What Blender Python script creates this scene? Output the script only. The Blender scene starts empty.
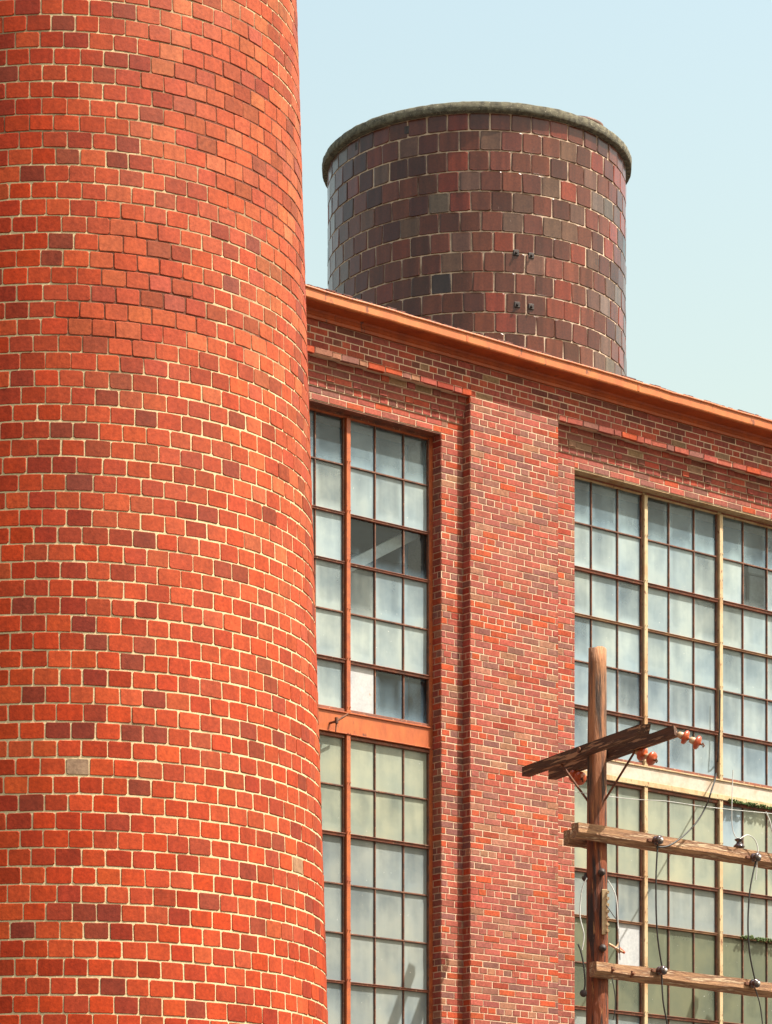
import bpy, bmesh, math, random
from math import sin, cos, tan, pi, radians
from mathutils import Vector, Matrix, noise
random.seed(7)
S = bpy.context.scene
COL = S.collection
EYE = 1.6
F, CX, HY = 3050.0, 386.0, 1390.0

# ------------------------------------------------------------------ frames
AF = radians(39.4)
DF = Vector((cos(AF), sin(AF), 0)); NF = Vector((sin(AF), -cos(AF), 0)); UP = Vector((0, 0, 1))
P0 = Vector((1.535, 30.4, EYE))
def fac(s, z, o=0.0):                      # point on the facade: s along, z above eye level, o out of the wall
    return P0 + DF*s + UP*z + NF*o
def onfac(x, y, o=0.0):                    # sight line through a photo point -> (s, z) on the wall plane
    u = (x-CX)/F
    ox, oy = P0.x+NF.x*o, P0.y+NF.y*o
    s = (u*oy-ox)/(DF.x-u*DF.y)
    D = oy+DF.y*s
    return s, (HY-y)/F*D
def at(x, y, D):
    return Vector(((x-CX)/F*D, D, EYE+(HY-y)/F*D))

# ------------------------------------------------------------------ materials
def lin(c):
    return tuple((v/255/12.92 if v/255 <= .04045 else ((v/255+.055)/1.055)**2.4) for v in c)
def newmat(name):
    m = bpy.data.materials.new(name); m.use_nodes = True
    nt = m.node_tree; b = nt.nodes['Principled BSDF']
    return m, nt, b
def N(nt, t, **kw):
    n = nt.nodes.new(t)
    for k, v in kw.items(): setattr(n, k, v)
    return n
def coords(nt, scale=(1, 1, 1), rot=(0, 0, 0)):
    g = N(nt, 'ShaderNodeTexCoord'); mp = N(nt, 'ShaderNodeMapping')
    mp.inputs['Scale'].default_value = scale; mp.inputs['Rotation'].default_value = rot
    nt.links.new(g.outputs['Object'], mp.inputs[0]); return mp.outputs[0]
def coords2(nt, scale, rot):            # turn into the board's own axes first, then stretch
    g = N(nt, 'ShaderNodeTexCoord'); mp = N(nt, 'ShaderNodeMapping', vector_type='TEXTURE')
    mp.inputs['Scale'].default_value = tuple(1/x for x in scale); mp.inputs['Rotation'].default_value = rot
    nt.links.new(g.outputs['Object'], mp.inputs[0]); return mp.outputs[0]
def noise_n(nt, vec, scale, detail=4, rough=.6):
    n = N(nt, 'ShaderNodeTexNoise'); n.inputs['Scale'].default_value = scale
    n.inputs['Detail'].default_value = detail; n.inputs['Roughness'].default_value = rough
    nt.links.new(vec, n.inputs['Vector']); return n.outputs[0]
def ramp(nt, fac_, a, b, ca=(0, 0, 0, 1), cb=(1, 1, 1, 1)):
    r = N(nt, 'ShaderNodeValToRGB'); e = r.color_ramp.elements
    e[0].position = a; e[0].color = ca if len(ca) == 4 else (*ca, 1)
    e[1].position = b; e[1].color = cb if len(cb) == 4 else (*cb, 1)
    nt.links.new(fac_, r.inputs[0]); return r.outputs[0]
def mix(nt, f, a, b, mode='MIX'):
    n = N(nt, 'ShaderNodeMix', data_type='RGBA', blend_type=mode)
    for sock, v in ((n.inputs[0], f), (n.inputs[6], a), (n.inputs[7], b)):
        if isinstance(v, (int, float)): sock.default_value = v
        elif isinstance(v, tuple): sock.default_value = v if len(v) == 4 else (*v, 1)
        else: nt.links.new(v, sock)
    return n.outputs[2]
def bump(nt, b, h, strength, dist=.01):
    n = N(nt, 'ShaderNodeBump'); n.inputs['Strength'].default_value = strength
    n.inputs['Distance'].default_value = dist
    nt.links.new(h, n.inputs['Height']); nt.links.new(n.outputs[0], b.inputs['Normal'])

ALB = .84
def dim(c, k=None): return tuple(x*(k or ALB) for x in c)
def simple(name, base, alt=None, rough=.6, scale=8, lo=.4, hi=.65, bmp=.2, stretch=(1, 1, 1), spot=None, spot_scale=20, spot_lo=.6, metallic=0, coat=0, rot=(0, 0, 0), bdist=.006, top=None):
    base = dim(base); alt = dim(alt) if alt else None; spot = dim(spot) if spot else None
    m, nt, b = newmat(name)
    v = coords2(nt, stretch, rot) if any(rot) else coords(nt, stretch)
    n1 = noise_n(nt, v, scale)
    c = mix(nt, ramp(nt, n1, lo, hi), base, alt or base)
    n2 = noise_n(nt, v, scale*7, 3)
    c = mix(nt, .35, c, ramp(nt, n2, .2, .8, (.45, .45, .45), (1.25, 1.25, 1.25)), 'MULTIPLY')
    if spot:
        n3 = noise_n(nt, v, spot_scale, 5)
        c = mix(nt, ramp(nt, n3, spot_lo, spot_lo+.06), c, spot)
    if top:      # weathered end of a post: greyer wood above the given height, with a ragged limit
        g = N(nt, 'ShaderNodeTexCoord'); sx = N(nt, 'ShaderNodeSeparateXYZ'); nt.links.new(g.outputs['Object'], sx.inputs[0])
        ad = N(nt, 'ShaderNodeMath', operation='MULTIPLY_ADD'); nt.links.new(noise_n(nt, v, 2.2, 4), ad.inputs[0]); ad.inputs[1].default_value = 2.6
        nt.links.new(sx.outputs[2], ad.inputs[2])
        rg = N(nt, 'ShaderNodeMapRange'); nt.links.new(ad.outputs[0], rg.inputs[0]); rg.inputs[1].default_value = top[0]+1.3; rg.inputs[2].default_value = top[1]+1.3
        c = mix(nt, rg.outputs[0], c, mix(nt, ramp(nt, n1, .38, .62), top[2], top[3]))
    nt.links.new(c, b.inputs['Base Color'])
    b.inputs['Roughness'].default_value = rough; b.inputs['Metallic'].default_value = metallic
    b.inputs['Coat Weight'].default_value = coat
    if bmp: bump(nt, b, n2, bmp, bdist)
    return m

def brick_mat(name, rough, coat, mott=.5, bmp=.5, streak=0.0, grime=None, gscale=.6, spec=.5, light=None):
    m, nt, b = newmat(name)
    a = N(nt, 'ShaderNodeAttribute', attribute_name='tone'); c = a.outputs['Color']
    v = coords(nt)
    n1 = noise_n(nt, v, 38, 5, .65)
    c = mix(nt, mott, c, ramp(nt, n1, .3, .72, (.5, .45, .45), (1.25, 1.25, 1.22)), 'MULTIPLY')
    n2 = noise_n(nt, v, 9, 4)
    c = mix(nt, mott*.7, c, ramp(nt, n2, .3, .7, (.7, .66, .66), (1.12, 1.12, 1.1)), 'MULTIPLY')
    if streak:
        n3 = noise_n(nt, coords(nt, (9, 9, .5)), 1.0, 5)
        c = mix(nt, streak, c, ramp(nt, n3, .35, .7, (.5, .48, .48), (1.15, 1.15, 1.15)), 'MULTIPLY')
    if grime:
        n4 = noise_n(nt, v, gscale, 5)
        c = mix(nt, ramp(nt, n4, .5, .75), c, mix(nt, .35, c, grime))
    if light:   # lime bloom / pale scuffs
        n5 = noise_n(nt, coords(nt, (4, 4, 1.2)), 4.5, 6, .75)
        c = mix(nt, ramp(nt, n5, .66, .78), c, mix(nt, .45, c, light))
    nt.links.new(c, b.inputs['Base Color'])
    b.inputs['Roughness'].default_value = rough; b.inputs['Coat Weight'].default_value = coat
    b.inputs['Coat Roughness'].default_value = .10
    b.inputs['Specular IOR Level'].default_value = spec
    bump(nt, b, n1, bmp, .004)
    return m
def mortar_mat(name, a_, b_, scale, lo, hi, zr=None):
    m, nt, b = newmat(name)
    v = coords(nt)
    nf = noise_n(nt, v, scale, 5)
    if zr:       # repointed low down: eroded dark joints only higher up
        sx = N(nt, 'ShaderNodeSeparateXYZ'); nt.links.new(v, sx.inputs[0])
        rg = N(nt, 'ShaderNodeMapRange'); nt.links.new(sx.outputs[2], rg.inputs[0])
        rg.inputs[1].default_value, rg.inputs[2].default_value, rg.inputs[3].default_value, rg.inputs[4].default_value = zr[0], zr[1], -.16, -.015
        ad = N(nt, 'ShaderNodeMath', operation='ADD'); nt.links.new(nf, ad.inputs[0]); nt.links.new(rg.outputs[0], ad.inputs[1]); nf = ad.outputs[0]
    c = mix(nt, ramp(nt, nf, lo, hi), dim(a_, .9), dim(b_, .9))
    n2 = noise_n(nt, v, 60, 3)
    c = mix(nt, .5, c, ramp(nt, n2, .25, .75, (.6, .6, .6), (1.2, 1.2, 1.2)), 'MULTIPLY')
    nt.links.new(c, b.inputs['Base Color']); b.inputs['Roughness'].default_value = .95
    bump(nt, b, n2, .6, .006)
    return m

M = {}
M['shaft_brick'] = brick_mat('shaft_brick', .62, .0, .62, .5, .30, (.22, .05, .03), .45, .12)
M['shaft_mortar'] = mortar_mat('shaft_mortar', (.66, .50, .28), (.15, .042, .018), .55, .47, .57, (6.0, 9.5))
M['wall_brick'] = brick_mat('wall_brick', .85, 0, .65, .7, .30, (.22, .10, .08), .8, .12)
M['wall_mortar'] = mortar_mat('wall_mortar', (.70, .49, .33), (.44, .26, .17), 1.3, .48, .78)
M['tank_tile'] = brick_mat('tank_tile', .30, .38, .65, .25, .65, (.06, .028, .02), .8, .2, (.5, .40, .34))
M['tank_mortar'] = mortar_mat('tank_mortar', (.58, .42, .30), (.16, .09, .06), 2.2, .46, .66)
M['orange_paint'] = simple('orange_paint', (.60, .155, .035), (.40, .085, .025), .5, 4, .35, .68, .3, (1, 1, .35), (.17, .05, .025), 11, .63)
M['frieze_paint'] = simple('frieze_paint', (.50, .088, .012), (.34, .055, .010), .5, 4, .35, .68, .3, (1, 1, .35), (.14, .03, .015), 9, .64)
M['gutter_paint'] = simple('gutter_paint', (.64, .195, .052), (.52, .13, .035), .5, 3, .36, .62, .25, (1, 1, .5), (.24, .07, .03), 14, .62)
M['orange_frame'] = simple('orange_frame', (.52, .125, .03), (.36, .075, .025), .5, 9, .4, .65, .2, (1, 1, 1), (.16, .05, .03), 60, .6)
M['rusty_bar'] = simple('rusty_bar', (.20, .072, .032), (.10, .045, .028), .7, 12, .4, .6, .3, (1, 1, 1), (.30, .15, .08), 45, .6)
M['rail_red'] = simple('rail_red', (.30, .085, .04), (.16, .06, .035), .6, 8, .4, .62, .3, (1, 1, 1), (.45, .26, .14), 40, .6)
M['ochre_rail'] = simple('ochre_rail', (.42, .22, .10), (.28, .12, .06), .7, 8, .4, .62, .3)
M['ochre_paint'] = simple('ochre_paint', (.60, .45, .25), (.48, .27, .12), .6, 5, .46, .66, .25, (1, 1, .6), (.22, .09, .04), 30, .60)
M['cream_paint'] = simple('cream_paint', (.64, .52, .42), (.50, .37, .25), .6, 4, .45, .7, .2, (1, 1, 1), (.34, .16, .07), 22, .69)
M['rust_iron'] = simple('rust_iron', (.11, .04, .025), (.22, .08, .03), .8, 20, .4, .6, .4)
M['black_iron'] = simple('black_iron', (.03, .022, .02), (.07, .04, .03), .6, 30)
M['roof_edge'] = simple('roof_edge', (.20, .07, .045), (.10, .05, .045), .9, 14, .4, .6, .8)
M['roof_felt'] = simple('roof_felt', (.07, .06, .055), (.11, .09, .08), .9, 3)
M['concrete'] = simple('concrete', (.22, .195, .13), (.09, .078, .055), .95, 13, .4, .62, .9, (1, 1, 1), (.42, .37, .28), 42, .60, bdist=.02)
M['pole_wood'] = simple('pole_wood', (.26, .058, .014), (.028, .009, .006), .75, 3.2, .46, .60, .9, (5, 5, .5), (.50, .20, .06), 6, .62, bdist=.02, top=(6.6, 7.9, (.46, .20, .085), (.06, .034, .022)))
def woodlike(name, base, alt, spot, ang):
    return simple(name, base, alt, .8, 5, .38, .62, .9, (.5, 7, 7), spot, 5, .56, rot=(0, 0, ang), bdist=.012)
M['arm_wood'] = woodlike('arm_wood', (.50, .27, .13), (.13, .04, .018), (.66, .46, .28), AF)
M['top_arm_wood'] = woodlike('top_arm_wood', (.14, .055, .022), (.035, .015, .009), (.46, .24, .12), radians(-62))
M['glaze_orange'] = simple('glaze_orange', (.56, .095, .02), (.48, .07, .02), .3, 12, bmp=0, coat=.5)
M['glaze_cream'] = simple('glaze_cream', (.62, .42, .24), (.5, .3, .15), .3, 12, bmp=0, coat=.4)
M['glaze_black'] = simple('glaze_black', (.035, .018, .016), (.06, .025, .02), .12, 12, bmp=0, coat=.8)
M['porcelain'] = simple('porcelain', (.75, .73, .68), (.6, .57, .5), .25, 12, bmp=0, coat=.5)
M['wire_black'] = simple('wire_black', (.02, .018, .016), rough=.5, bmp=0)
M['wire_white'] = simple('wire_white', (.72, .72, .68), (.5, .5, .46), rough=.5, bmp=0)
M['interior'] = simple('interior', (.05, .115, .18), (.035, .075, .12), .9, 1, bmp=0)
M['beam_white'] = simple('beam_white', (.95, .95, .93), (.85, .85, .84), .6, 4)
M['moss'] = simple('moss', (.05, .09, .02), (.10, .12, .03), .95, 30)
M['board_white'] = simple('board_white', (.55, .55, .54), (.44, .45, .46), .5, 6, .35, .65, .1, (1, 1, 1), (.45, .24, .12), 9, .70)
M['lead'] = simple('lead', (.12, .05, .035), (.2, .09, .05), .6, 12)
M['asphalt'] = simple('asphalt', (.06, .058, .055), (.045, .045, .045), .95, 1.5)
M['ground'] = simple('ground', (.13, .11, .085), (.09, .085, .07), .95, .4)

# dirty wired glass: sun-catching film of dirt over clear glass, amount and tint per pane; some tints carry shade
def glass_mat():
    m, nt, b = newmat('dirty_glass')
    out = nt.nodes['Material Output']
    t = N(nt, 'ShaderNodeAttribute', attribute_name='tone')
    fl = N(nt, 'ShaderNodeAttribute', attribute_name='film')
    uv = N(nt, 'ShaderNodeUVMap', uv_map='UVMap')
    v = coords(nt)
    c = t.outputs['Color']
    st = noise_n(nt, coords(nt, (5, 5, .8)), 1.7, 3, .5)
    cl = noise_n(nt, v, 2.2, 4, .55)
    c = mix(nt, .4, c, ramp(nt, st, .3, .7, (.80, .83, .86), (1.08, 1.07, 1.04)), 'MULTIPLY')
    c = mix(nt, .85, c, ramp(nt, cl, .3, .7, (.70, .80, .9), (1.16, 1.12, 1.02)), 'MULTIPLY')
    sp = noise_n(nt, v, 26, 3, .8)
    c = mix(nt, ramp(nt, sp, .70, .74), c, (.72, .72, .68))
    nt.links.new(c, b.inputs['Base Color'])
    b.inputs['Roughness'].default_value = .22
    b.inputs['Specular IOR Level'].default_value = .5
    # film amount: pane value, cleaner in the middle of the clearer panes, thick near the edges
    sx = N(nt, 'ShaderNodeSeparateXYZ'); nt.links.new(uv.outputs[0], sx.inputs[0])
    def mth(op, a, b_=None, c_=None):
        n = N(nt, 'ShaderNodeMath', operation=op)
        for i, q in enumerate((a, b_, c_)):
            if q is None: continue
            if isinstance(q, (int, float)): n.inputs[i].default_value = q
            else: nt.links.new(q, n.inputs[i])
        return n.outputs[0]
    ex = mth('ABSOLUTE', mth('SUBTRACT', sx.outputs[0], .5))
    ey = mth('ABSOLUTE', mth('SUBTRACT', sx.outputs[1], .55))
    e = mth('MAXIMUM', ex, ey)
    e = mth('SMOOTH_MIN', mth('MULTIPLY', mth('MAXIMUM', mth('SUBTRACT', e, .3), 0.0), 3.2), 1.0, .1)
    amt = mth('ADD', fl.outputs['Fac'], mth('MULTIPLY', e, .45))
    amt = mth('ADD', amt, mth('MULTIPLY', mth('SUBTRACT', cl, .5), .7))
    amt = mth('ADD', amt, mth('MULTIPLY', mth('SUBTRACT', st, .5), .3))
    amt = mth('ADD', amt, mth('MULTIPLY', mth('SUBTRACT', .5, sx.outputs[1]), .30))
    amt = mth('MINIMUM', mth('MAXIMUM', amt, .03), .97)
    g1 = N(nt, 'ShaderNodeBsdfTransparent'); g1.inputs[0].default_value = (.80, .88, .92, 1)
    g2 = N(nt, 'ShaderNodeBsdfGlossy'); g2.inputs['Roughness'].default_value = .05
    bn = N(nt, 'ShaderNodeBump'); bn.inputs['Strength'].default_value = .25; bn.inputs['Distance'].default_value = .02
    nt.links.new(cl, bn.inputs['Height']); nt.links.new(bn.outputs[0], g2.inputs['Normal'])
    fr = N(nt, 'ShaderNodeFresnel'); fr.inputs[0].default_value = 1.5
    ms = N(nt, 'ShaderNodeMixShader'); nt.links.new(fr.outputs[0], ms.inputs[0])
    nt.links.new(g1.outputs[0], ms.inputs[1]); nt.links.new(g2.outputs[0], ms.inputs[2])
    mm = N(nt, 'ShaderNodeMixShader'); nt.links.new(amt, mm.inputs[0])
    nt.links.new(ms.outputs[0], mm.inputs[1]); nt.links.new(b.outputs[0], mm.inputs[2])
    nt.links.new(mm.outputs[0], out.inputs[0])
    return m
M['glass'] = glass_mat()

# ------------------------------------------------------------------ objects
def tag(o, label=None, cat=None, group=None, kind=None):
    if label: o['label'] = label
    if cat: o['category'] = cat
    if group: o['group'] = group
    if kind: o['kind'] = kind
    return o
def empty(name, loc, label, cat, group=None):
    o = bpy.data.objects.new(name, None); COL.objects.link(o); o.location = loc
    o.empty_display_size = .2
    WM[o.name] = Matrix.Translation(loc)
    return tag(o, label, cat, group)
WM = {}
def link(name, me, mats, parent=None, origin=None):
    """world-space mesh -> object; children keep world placement"""
    o = bpy.data.objects.new(name, me); COL.objects.link(o)
    for m in mats: me.materials.append(m)
    w = Matrix.Identity(4)
    if origin is not None:
        w = Matrix.Translation(origin); me.transform(w.inverted())
    elif parent is not None:
        w = WM[parent.name].copy(); me.transform(w.inverted())
    WM[o.name] = w
    if parent is not None:
        o.parent = parent
        o.matrix_parent_inverse = Matrix.Identity(4)
        o.matrix_basis = WM[parent.name].inverted() @ w
    else:
        o.matrix_basis = w
    return o

class MB:
    def __init__(s): s.v = []; s.f = []; s.mi = []; s.col = []; s.cur = (.5, .5, .5); s.smooth = []
    def add(s, vs, fs, mi=0, sm=False):
        b = len(s.v); s.v.extend(tuple(p) for p in vs)
        for f in fs:
            s.f.append([i+b for i in f]); s.mi.append(mi); s.col.append(s.cur); s.smooth.append(sm)
    def box(s, c, ax, ay, az, sx, sy, sz, ch=.004, mi=0, jit=0):
        """chamfered box around centre c with unit axes"""
        bm = bmesh.new(); bmesh.ops.create_cube(bm, size=1)
        bmesh.ops.scale(bm, vec=(sx, sy, sz), verts=bm.verts)
        if ch: bmesh.ops.bevel(bm, geom=bm.edges[:], offset=min(ch, .45*min(sx, sy, sz)), segments=1, affect='EDGES')
        vs = [c+ax*p.co.x+ay*p.co.y+az*p.co.z for p in bm.verts]
        bm.verts.index_update()
        s.add(vs, [[q.index for q in f.verts] for f in bm.faces], mi); bm.free()
    def fbox(s, s0, s1, z0, z1, o0, o1, ch=.003, mi=0):     # box in facade coordinates
        c = fac((s0+s1)/2, (z0+z1)/2, (o0+o1)/2)
        s.box(c, DF, NF*-1, UP, abs(s1-s0), abs(o1-o0), abs(z1-z0), ch, mi)
    def tube(s, pts, r, n=8, mi=0, cap=True):
        pts = [Vector(p) for p in pts]; rs = r if isinstance(r, (list, tuple)) else [r]*len(pts)
        vs = []; up = None
        for i, p in enumerate(pts):
            t = (pts[min(i+1, len(pts)-1)]-pts[max(i-1, 0)]).normalized()
            if up is None: up = t.orthogonal().normalized()
            up = (up-t*up.dot(t)).normalized(); w = t.cross(up)
            for k in range(n):
                a = 2*pi*k/n; vs.append(p+(up*cos(a)+w*sin(a))*rs[i])
        fs = [[i*n+k, i*n+(k+1) % n, (i+1)*n+(k+1) % n, (i+1)*n+k] for i in range(len(pts)-1) for k in range(n)]
        s.add(vs, fs, mi, True)
        if cap:
            s.add(vs[:n], [list(range(n))[::-1]], mi); s.add(vs[-n:], [list(range(n))], mi)
    def lathe(s, o, axis, prof, n=20, mi=0):
        """prof = [(distance along axis, radius)]"""
        axis = axis.normalized(); e = axis.orthogonal().normalized(); w = axis.cross(e); vs = []
        for h, r in prof:
            for k in range(n):
                a = 2*pi*k/n; vs.append(o+axis*h+(e*cos(a)+w*sin(a))*max(r, .0004))
        fs = [[i*n+k, i*n+(k+1) % n, (i+1)*n+(k+1) % n, (i+1)*n+k] for i in range(len(prof)-1) for k in range(n)]
        s.add(vs, fs, mi, True)
    def build(s, name, mats, parent=None, origin=None, attr=False, film=None, uv=None):
        me = bpy.data.meshes.new(name); me.from_pydata(s.v, [], s.f)
        me.polygons.foreach_set('material_index', s.mi); me.polygons.foreach_set('use_smooth', s.smooth)
        if attr:
            at_ = me.color_attributes.new('tone', 'FLOAT_COLOR', 'CORNER'); buf = []
            for f, c in zip(s.f, s.col): buf.extend((*c, 1.0)*len(f))
            at_.data.foreach_set('color', buf)
        if film is not None:
            fa = me.attributes.new('film', 'FLOAT', 'FACE'); fa.data.foreach_set('value', film)
        if uv is not None:
            ul = me.uv_layers.new(name='UVMap'); ul.data.foreach_set('uv', uv)
        me.update()
        if not isinstance(mats, (list, tuple)): mats = [mats]
        return link(name, me, mats, parent, origin)

def add_brick(mb, mp, a0, a1, b0, b1, c, col, ch=.003, cj=0, corner=0, depth=.025, fj=0.0):
    """one brick through map mp(a, b, c); chamfered front, optional cut corners"""
    j = lambda: random.uniform(-cj, cj)
    if corner:
        k = corner; k2 = [k*random.uniform(.4, 1.5) for _ in range(4)]
        pr = [(a0+k2[0], b0), (a1-k2[1], b0), (a1, b0+k2[1]*.8), (a1, b1-k2[2]*.8), (a1-k2[2], b1), (a0+k2[3], b1), (a0, b1-k2[3]*.8), (a0, b0+k2[0]*.8)]
    else:
        pr = [(a0, b0), (a1, b0), (a1, b1), (a0, b1)]
    pr = [(a+j(), b+j()*.7) for a, b in pr]
    ca, cb = (a0+a1)/2, (b0+b1)/2
    inn = []
    for a, b in pr:
        inn.append((a-ch*(1 if a > ca else -1), b-ch*(1 if b > cb else -1)))
    n = len(pr)
    t1 = random.uniform(-fj, fj); t2 = random.uniform(-fj, fj)
    w = (a1-a0)/2; h = (b1-b0)/2
    vs = [mp(a, b, c-depth) for a, b in pr] + [mp(a, b, c-ch) for a, b in pr] + \
         [mp(a, b, c+t1*(a-ca)/w+t2*(b-cb)/h) for a, b in inn]
    fs = [[i, (i+1) % n, n+(i+1) % n, n+i] for i in range(n)] + [[n+i, n+(i+1) % n, 2*n+(i+1) % n, 2*n+i] for i in range(n)]
    fs.append([2*n+i for i in range(n)])
    mb.cur = col; mb.add(vs, fs, 0)

def pick(pal):
    r = random.random()*sum(p[0] for p in pal)
    for w, c, v in pal:
        r -= w
        if r <= 0: break
    k = random.uniform(1-v, 1+v)
    return tuple(max(.004, ALB*x*k*random.uniform(.94, 1.06)) for x in c)

# ------------------------------------------------------------------ brick chimney (left)
CC = Vector((-.1018*22.3, 22.3, 0))
def RS(h): return 1.648+(8.77-h)*.0305           # radius, h above eye level
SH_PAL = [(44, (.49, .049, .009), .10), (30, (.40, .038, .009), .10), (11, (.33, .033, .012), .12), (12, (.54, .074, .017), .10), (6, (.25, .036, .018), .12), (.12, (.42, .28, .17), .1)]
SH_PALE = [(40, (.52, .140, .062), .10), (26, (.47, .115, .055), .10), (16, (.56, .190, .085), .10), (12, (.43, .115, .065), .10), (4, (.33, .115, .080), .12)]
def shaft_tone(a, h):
    """brick tone turns paler upwards and towards the right side, brick by brick"""
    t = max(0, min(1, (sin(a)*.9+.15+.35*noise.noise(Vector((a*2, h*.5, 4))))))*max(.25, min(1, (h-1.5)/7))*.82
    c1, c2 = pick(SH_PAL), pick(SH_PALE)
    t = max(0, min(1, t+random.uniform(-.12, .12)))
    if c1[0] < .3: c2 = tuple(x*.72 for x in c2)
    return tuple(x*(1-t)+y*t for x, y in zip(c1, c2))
def chimney():
    root = empty('brick_chimney', (CC.x, CC.y, 0), 'huge round orange red brick chimney with pale mortar filling the left side', 'chimney')
    mb = MB()
    mp = lambda a, b, c: (CC.x+(RS(b)+c)*sin(a), CC.y-(RS(b)+c)*cos(a), EYE+b)
    # course heights: anchored on the joint seen at photo height 98.3
    def pitch(h):
        y = HY-h*F/(22.3-RS(h))
        px = 16.75+max(-100, min(1150, y))*.00185
        return px*(22.3-RS(h))/F
    h0 = (HY-98.3)/F*(22.3-RS(8.77))
    joints = [h0]
    while joints[0] > -EYE+.02: joints.insert(0, joints[0]-pitch(joints[0]))
    while joints[-1] < 17: joints.append(joints[-1]+pitch(joints[-1]))
    n_prev = None; off = 0
    for i in range(len(joints)-1):
        b0, b1 = joints[i], joints[i+1]
        n = int(round(2*pi*RS(b0)/.1665)); st = 2*pi/n
        off += st*random.choice((.5, .5, .45, .55, .38)); R = RS(b0)
        g = .0046+.0013*max(0, min(1, (9.5-b0)/5))+.0016*noise.noise(Vector((0, 0, b0*1.1)))
        a = off-pi
        edges = [a+k*st+random.uniform(-.05, .05)*st for k in range(n)]
        edges.append(edges[0]+2*pi)
        for k in range(n):
            e0, e1 = edges[k], edges[k+1]
            vis = cos((e0+e1)/2) > -.15
            wave = .0035*noise.noise(Vector((sin(e0)*3, cos(e0)*3, b0*2.1)))
            out = max(-.001, min(.0025, random.gauss(0, .0010)))
            gg = g+random.uniform(-.0015, .0022)
            ga = gg*.82/R
            if vis:
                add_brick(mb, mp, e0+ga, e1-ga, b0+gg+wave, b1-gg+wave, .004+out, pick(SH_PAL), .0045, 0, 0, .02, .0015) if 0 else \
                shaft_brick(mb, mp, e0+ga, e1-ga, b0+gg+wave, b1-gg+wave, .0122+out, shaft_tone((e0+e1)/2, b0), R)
            else:
                add_brick(mb, lambda x, y, c: mp(x, y, c), e0+ga, e1-ga, b0+gg, b1-gg, .010, pick(SH_PAL), 0, 0, 0, .02)
    # mortar core
    nn = 192; zs = [-EYE+i*.5 for i in range(38)]; zs = [z for z in zs if z < joints[-1]]+[joints[-1]]
    vs = [mp(2*pi*k/nn, z, .0078) for z in zs for k in range(nn)]
    fs = [[i*nn+k, i*nn+(k+1) % nn, (i+1)*nn+(k+1) % nn, (i+1)*nn+k] for i in range(len(zs)-1) for k in range(nn)]
    mb.add(vs, fs, 1, True)
    mb.build('shaft', [M['shaft_brick'], M['shaft_mortar']], root, attr=True)
    top = joints[-1]; m2 = MB()
    for (z0, z1, r) in ((0, .25, .10), (.25, .5, .16), (.5, .8, .10)):
        R = RS(top)+r
        m2.lathe(Vector((CC.x, CC.y, EYE+top)), UP, [(z0, R-.6), (z0, R), (z1, R), (z1, R-.6)], 64)
    m2.build('crown', M['concrete'], root)
def shaft_brick(mb, mp, a0, a1, b0, b1, c, col, R):
    """curved-face radial brick: softened corners, face split in two so it follows the curve"""
    k = .007; ch = .0032; jit = .0020
    r = lambda: random.uniform(-jit, jit)
    q = [k*random.uniform(.3, 1.7) for _ in range(4)]
    am = (a0+a1)/2
    pr = [(a0+q[0]/R, b0+r()), (am, b0+r()), (a1-q[1]/R, b0+r()), (a1+r()/R, b0+q[1]), (a1+r()/R, b1-q[2]), (a1-q[2]/R, b1+r()), (am, b1+r()), (a0+q[3]/R, b1+r()), (a0+r()/R, b1-q[3]), (a0+r()/R, b0+q[0])]
    cb = (b0+b1)/2; n = len(pr)
    inn = []
    for a, b in pr:
        da = 0 if abs(a-am) < 1e-6 else (ch/R if a > am else -ch/R)
        inn.append((a-da, b-ch*(1 if b > cb else -1)))
    t1 = random.uniform(-.0013, .0013); t2 = random.uniform(-.0012, .0012)
    vs = [mp(a, b, -.012) for a, b in pr]+[mp(a, b, c-ch*.75) for a, b in pr]+\
         [mp(a, b, c+t1*(a-am)*R/.08+t2*(b-cb)/.055) for a, b in inn]
    fs = [[i, (i+1) % n, n+(i+1) % n, n+i] for i in range(n)]+[[n+i, n+(i+1) % n, 2*n+(i+1) % n, 2*n+i] for i in range(n)]
    o = 2*n
    fs.append([o+0, o+1, o+6, o+7, o+8, o+9]); fs.append([o+1, o+2, o+3, o+4, o+5, o+6])
    mb.cur = col; mb.add(vs, fs, 0)
chimney()

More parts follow.
